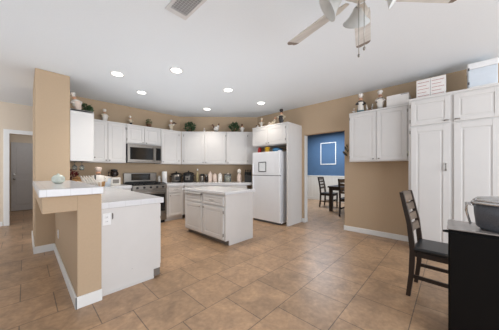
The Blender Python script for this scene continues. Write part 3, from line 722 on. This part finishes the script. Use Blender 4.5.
# ---------------------------------------------------------------- counter things, right of the range
ZC = .916
t = thing('paper_towel_roll', 'white paper towel roll standing right of the range', 'paper towel', (2.44, 5.30, ZC))
MB().lathe([(0, 0), (.075, 0), (.075, .012), (0, .012)]).build('base', 'plate', t)
MB().lathe([(.018, .013), (.06, .013), (.06, .29), (.018, .29)], n=24).build('roll', 'paper', t)
MB().cyl((0, 0, .012), (0, 0, .32), .008).build('post', 'chrome', t)
t = thing('salt_canister', 'white canister on the counter corner next to the backguard', 'canister', (2.375, 5.45, ZC))
MB().lathe([(0, 0), (.04, 0), (.042, .15), (0, .15)], sx=.85).build('body', 'china', t)
MB().lathe([(0, .151), (.034, .151), (.034, .175), (0, .178)], sx=.85).build('lid', 'china', t)
def cooker(label, loc, rz, r, h, steel='steel'):
    t = thing('slow_cooker', label, 'slow cooker', loc, rz, 'slow cookers')
    MB().lathe([(0, 0), (r*.85, 0), (r*.88, .03), (0, .03)], n=28).build('base', 'blackm', t)
    MB().lathe([(r*.88, .03), (r*.97, .05), (r, h*.4), (r*.99, h*.72), (0, h*.72)], n=28).build('body', steel, t)
    MB().lathe([(r*.98, h*.722), (r*1.03, h*.735), (r*1.02, h*.77), (r*.98, h*.775)], n=28).build('rim', 'blackm', t)
    l = MB().lathe([(r*.98, h*.776), (r*.85, h*.83), (r*.4, h*.89), (0, h*.9)], n=28).build('lid', 'glassblack', t)
    MB().lathe([(0, h*.9), (.018, h*.9), (.026, h*.98), (0, h)], n=12).build('knob', 'blackm', l)
    for s in (-1, 1): MB().box(s*r*.99-.02, s*r*.99+.02, -.045, .045, h*.5, h*.62, bev=.008).build('handle', 'blackm', t)
    b = MB().cyl((0, -r*.97, h*.32), (0, -r*1.07, h*.32), .022).build('dial', 'blackm', t)
    MB().box(-.055, .055, -r*1.015, -r*.97, h*.2, h*.55, bev=.004).build('front_panel', 'blackm' if steel == 'steel' else 'steel', t)
    return t
cooker('silver slow cooker with black handles, next to the paper towel', (2.78, 5.33, ZC), -15, .135, .29)
cooker('dark pressure cooker with a silver front, right of the silver slow cooker', (3.02, 5.12, ZC), -42, .14, .31, 'blackm')
def bottle(name, label, cat, loc, prof, m, cap=None, group=None, capm='plate'):
    t = thing(name, label, cat, loc, 0, group)
    MB().lathe(prof, n=18).build('body', m, t)
    if cap: MB().lathe(cap, n=14).build('lid', capm, t)
    return t
bottle('oil_bottle', 'tall slim bottle with a pale cap right of the dark pressure cooker', 'bottle', (3.22, 5.0, ZC), [(0, 0), (.034, 0), (.036, .2), (.014, .27), (.013, .31), (0, .31)], 'slatv', [(0, .311), (.017, .311), (.017, .36), (0, .36)])
bottle('spice_jar', 'small steel jar with dark lid right of the slim capped bottle', 'jar', (3.30, 4.90, ZC), [(0, 0), (.05, 0), (.052, .17), (0, .17)], 'steel', [(0, .171), (.054, .171), (.05, .22), (0, .225)], capm='blackm')
bottle('spice_jar', 'dark glass jar with silver lid beside the blush canisters', 'jar', (3.385, 4.83, ZC), [(0, 0), (.04, 0), (.042, .16), (0, .16)], 'coffee', [(0, .161), (.044, .161), (.042, .21), (0, .212)], capm='chrome')
for (x, y), h, r, lb in (((3.47, 4.77), .29, .056, 'tallest blush ceramic canister of the row of three'), ((3.56, 4.68), .24, .055, 'middle blush ceramic canister of the row of three'), ((3.66, 4.58), .25, .06, 'white ceramic canister at the right end of the canister row')):
    bottle('ceramic_canister', lb, 'canister', (x, y, ZC), [(0, 0), (r*.9, 0), (r, .02), (r, h*.75), (r*.9, h*.8), (0, h*.8)], 'china' if r > .057 else 'pink', [(0, h*.801), (r*.92, h*.801), (r*.9, h*.86), (r*.3, h*.92), (r*.25, h), (0, h)], 'ceramic canisters', 'china' if r > .057 else 'pink')
t = thing('glass_jar', 'wide clear glass jar between the canisters and the soap dispenser', 'jar', (3.80, 4.42, ZC))
MB().lathe([(0, 0), (.09, 0), (.098, .02), (.098, .19), (.092, .195), (.09, .19), (.09, .02), (0, .012)], n=24).build('body', 'clear', t)
MB().lathe([(0, .013), (.086, .013), (.086, .10), (0, .11)], n=20).build('contents', 'cream', t)
MB().lathe([(0, .196), (.1, .196), (.095, .225), (.02, .235), (.02, .255), (0, .258)], n=24).build('lid', 'steel', t)
t = thing('soap_dispenser', 'pale pinkish bottle with a white top by the knife block', 'dispenser', (4.0, 4.18, ZC))
MB().lathe([(0, 0), (.055, 0), (.06, .03), (.058, .18), (.025, .24), (0, .24)]).build('body', 'pink', t)
MB().lathe([(0, .241), (.04, .241), (.05, .29), (.04, .34), (0, .36)]).build('top', 'china', t)
t = thing('knife_block', 'black knife block with knives beside the refrigerator', 'knife block', (4.16, 4.0, ZC), -45)
MB().sweepbox([[(-.1, -.09, 0), (.1, -.09, 0), (.1, .09, 0), (-.1, .09, 0)], [(-.095, -.03, .18), (.095, -.03, .18), (.095, .085, .27), (-.095, .085, .27)]]).build('block', 'blackm', t)
for k in range(4):
    for r in range(2):
        x = -.069+k*.046; y0 = -.012+r*.05; z0 = .195+r*.04
        MB().bar((x, y0, z0), (x, y0-.055, z0+.095), .014, .022, (1, 0, 0)).build('knife', 'blackm', t)

# ---------------------------------------------------------------- counter things, left side
t = thing('coffee_maker', 'black coffee maker on a white base left of the range', 'coffee maker', (1.335, 5.32, ZC), 5)
MB().box(-.095, .095, -.09, .09, 0, .165, bev=.012).build('base', 'china', t)
MB().box(-.06, .06, -.094, -.088, .04, .12, bev=.004).build('front_plate', 'steel', t)
MB().ball((0, -.01, .245), .08, (1, 1, .95)).build('carafe', 'coffee', t)
MB().lathe([(0, .30), (.06, .30), (.065, .335), (0, .345)]).build('lid', 'blackm', t)
MB().tube([(-.07, -.02, .28), (-.12, -.03, .28), (-.12, -.03, .2), (-.07, -.02, .2)], .011).build('handle', 'blackm', t)
t = thing('soap_tub', 'pale blue plastic tub between the chef bottle holder and the coffee maker', 'tub', (1.12, 5.05, ZC), 10)
MB().lathe([(0, 0), (.08, 0), (.095, .16), (0, .16)], sy=.8).build('body', 'tub', t)
MB().lathe([(0, .161), (.1, .161), (.098, .18), (.03, .2), (0, .2)], sy=.82).build('lid', 'china', t)
t = thing('chef_bottle_holder', 'white chef statuette holding a tan basket on the peninsula counter', 'figurine', (.945, 4.80, ZC), 12)
MB().lathe([(0, 0), (.085, 0), (.09, .05), (.10, .14), (.085, .21), (.03, .24), (0, .24)]).tube([(.07, 0, .2), (.13, -.04, .16), (.09, -.1, .11)], [.03, .028, .02]).tube([(-.07, 0, .2), (-.13, -.04, .16), (-.09, -.1, .11)], [.03, .028, .02]).build('body', 'china', t)
hd = MB().ball((0, -.005, .265), .042).ball((0, -.05, .262), .011).build('head', 'skin', t)
MB().tube([(-.03, -.04, .25), (0, -.05, .247), (.03, -.04, .25)], .007, 6).build('moustache', 'darkg', hd)
MB().lathe([(0, .295), (.045, .295), (.045, .325), (.058, .345), (.05, .375), (0, .38)]).build('hat', 'pink', t)
MB().lathe([(0, .02), (.05, .02), (.06, .11), (.054, .11), (.045, .03), (0, .03)], (0, -.12, 0)).build('basket', 'tan', t)
MB().tube([(-.075, -.06, .23), (-.09, -.09, .12), (-.085, -.09, .02)], .012).build('apron_strap', 'blackm', t)
t = thing('dish_rack', 'white wire dish rack on the counter behind the bar', 'dish rack', (.73, 4.33, ZC), 90)
b = MB()
for z in (.02, .13): b.tube([(-.19, -.13, z), (.19, -.13, z), (.19, .13, z), (-.19, .13, z)], .005, 6, True)
for k in range(8):
    xx = -.17+k*.048; b.tube([(xx, -.13, .13), (xx, -.13, .02), (xx, .13, .02), (xx, .13, .13)], .003, 6)
for sx in (-1, 1):
    for sy in (-1, 1): b.cyl((sx*.18, sy*.12, 0), (sx*.18, sy*.12, .13), .005, n=6)
b.build('wire_frame', 'china', t)
for k in range(5):
    o = MB().lathe([(0, 0), (.06, 0), (.105, .014), (.105, .018), (.058, .006), (0, .006)], n=24, mtx=Matrix.Rotation(PI/2-.45, 4, 'Y')).build('dinner_plate', 'china', None, (.645+k*.036, 4.33, ZC+.13))
    tag(o, 'white dinner plate leaning in the wire dish rack behind the bar', 'plate', 'plates in the dish rack')
t = thing('fruit_basket', 'dark wire basket on the counter in the corner behind the column', 'basket', (.70, 4.95, ZC), 0)
b = MB()
for z, r in ((.004, .06), (.05, .10), (.10, .12)): b.tube([(r*math.cos(2*PI*i/20), r*math.sin(2*PI*i/20), z) for i in range(20)], .005, 6, True)
for i in range(12):
    a = 2*PI*i/12; b.tube([(r*math.cos(a), r*math.sin(a), z) for z, r in ((.004, .06), (.05, .10), (.10, .12))], .003, 6)
b.build('wire_frame', 'metalrack', t)
for i, (x, y, z) in enumerate(((-.035, -.03, .06), (.04, -.025, .06), (.0, .045, .06), (0, 0, .125))):
    o = MB().ball((0, 0, 0), .038, (1, 1, .92)).build('apple', 'dred', None, (.70+x, 4.95+y, ZC+z))
    MB().cyl((0, 0, .03), (.006, 0, .05), .003, n=6).build('stem', 'brown', o)
    tag(o, 'dark red apple in the wire basket behind the column', 'apple', 'apples in the wire basket')
t = thing('bread_jar', 'tan ceramic jar in front of the wire basket by the column', 'jar', (.615, 4.68, ZC))
MB().lathe([(0, 0), (.07, 0), (.09, .06), (.085, .14), (.06, .17), (0, .17)]).build('body', 'tan', t)
MB().lathe([(0, .171), (.062, .171), (.05, .195), (.015, .205), (.015, .225), (0, .228)]).build('lid', 'tan', t)
t = thing('flower_vase', 'dark red dried flowers in a black vase beside the column', 'vase', (.58, 5.12, ZC))
MB().lathe([(0, 0), (.045, 0), (.055, .06), (.03, .13), (.035, .15), (.026, .15), (.024, .13), (0, .02)]).build('body', 'blackm', t)
MB().leaves((0, 0, .23), .10, .10, .08, 120, .05, 9).build('foliage', 'dred', t)
def glass(label, x, y):
    t = thing('wine_glass', label, 'wine glass', (x, y, 1.386), 0, 'hanging wine glasses')
    MB().lathe([(0, 0), (.034, 0), (.034, -.003), (.006, -.008), (.004, -.05), (.012, -.06), (.036, -.085), (.038, -.115), (.03, -.15), (.028, -.15), (.036, -.115), (.034, -.087), (0, -.064)], n=18).build('bowl', 'clear', t)
    return t
glass('clear wine glass hanging upside down under the left cabinet, nearest the column', .60, 4.80)
glass('clear wine glass hanging upside down under the left cabinet, farther from the column', .70, 4.80)
t = thing('glass_bowl', 'pale green glass dish with a domed lid on the raised bar top', 'glass dish', (.27, 3.36, 1.077))
MB().lathe([(0, 0), (.03, 0), (.055, .02), (.062, .045), (.056, .045), (.05, .024), (0, .01)], n=24).build('bowl', 'pale', t)
MB().lathe([(.062, .046), (.06, .07), (.04, .095), (.012, .105), (.012, .115), (0, .118)], n=24).build('lid', 'pale', t)
MB().leaves((0, 0, .03), .03, .03, .015, 30, .03, 12).build('contents', 'green2', t)
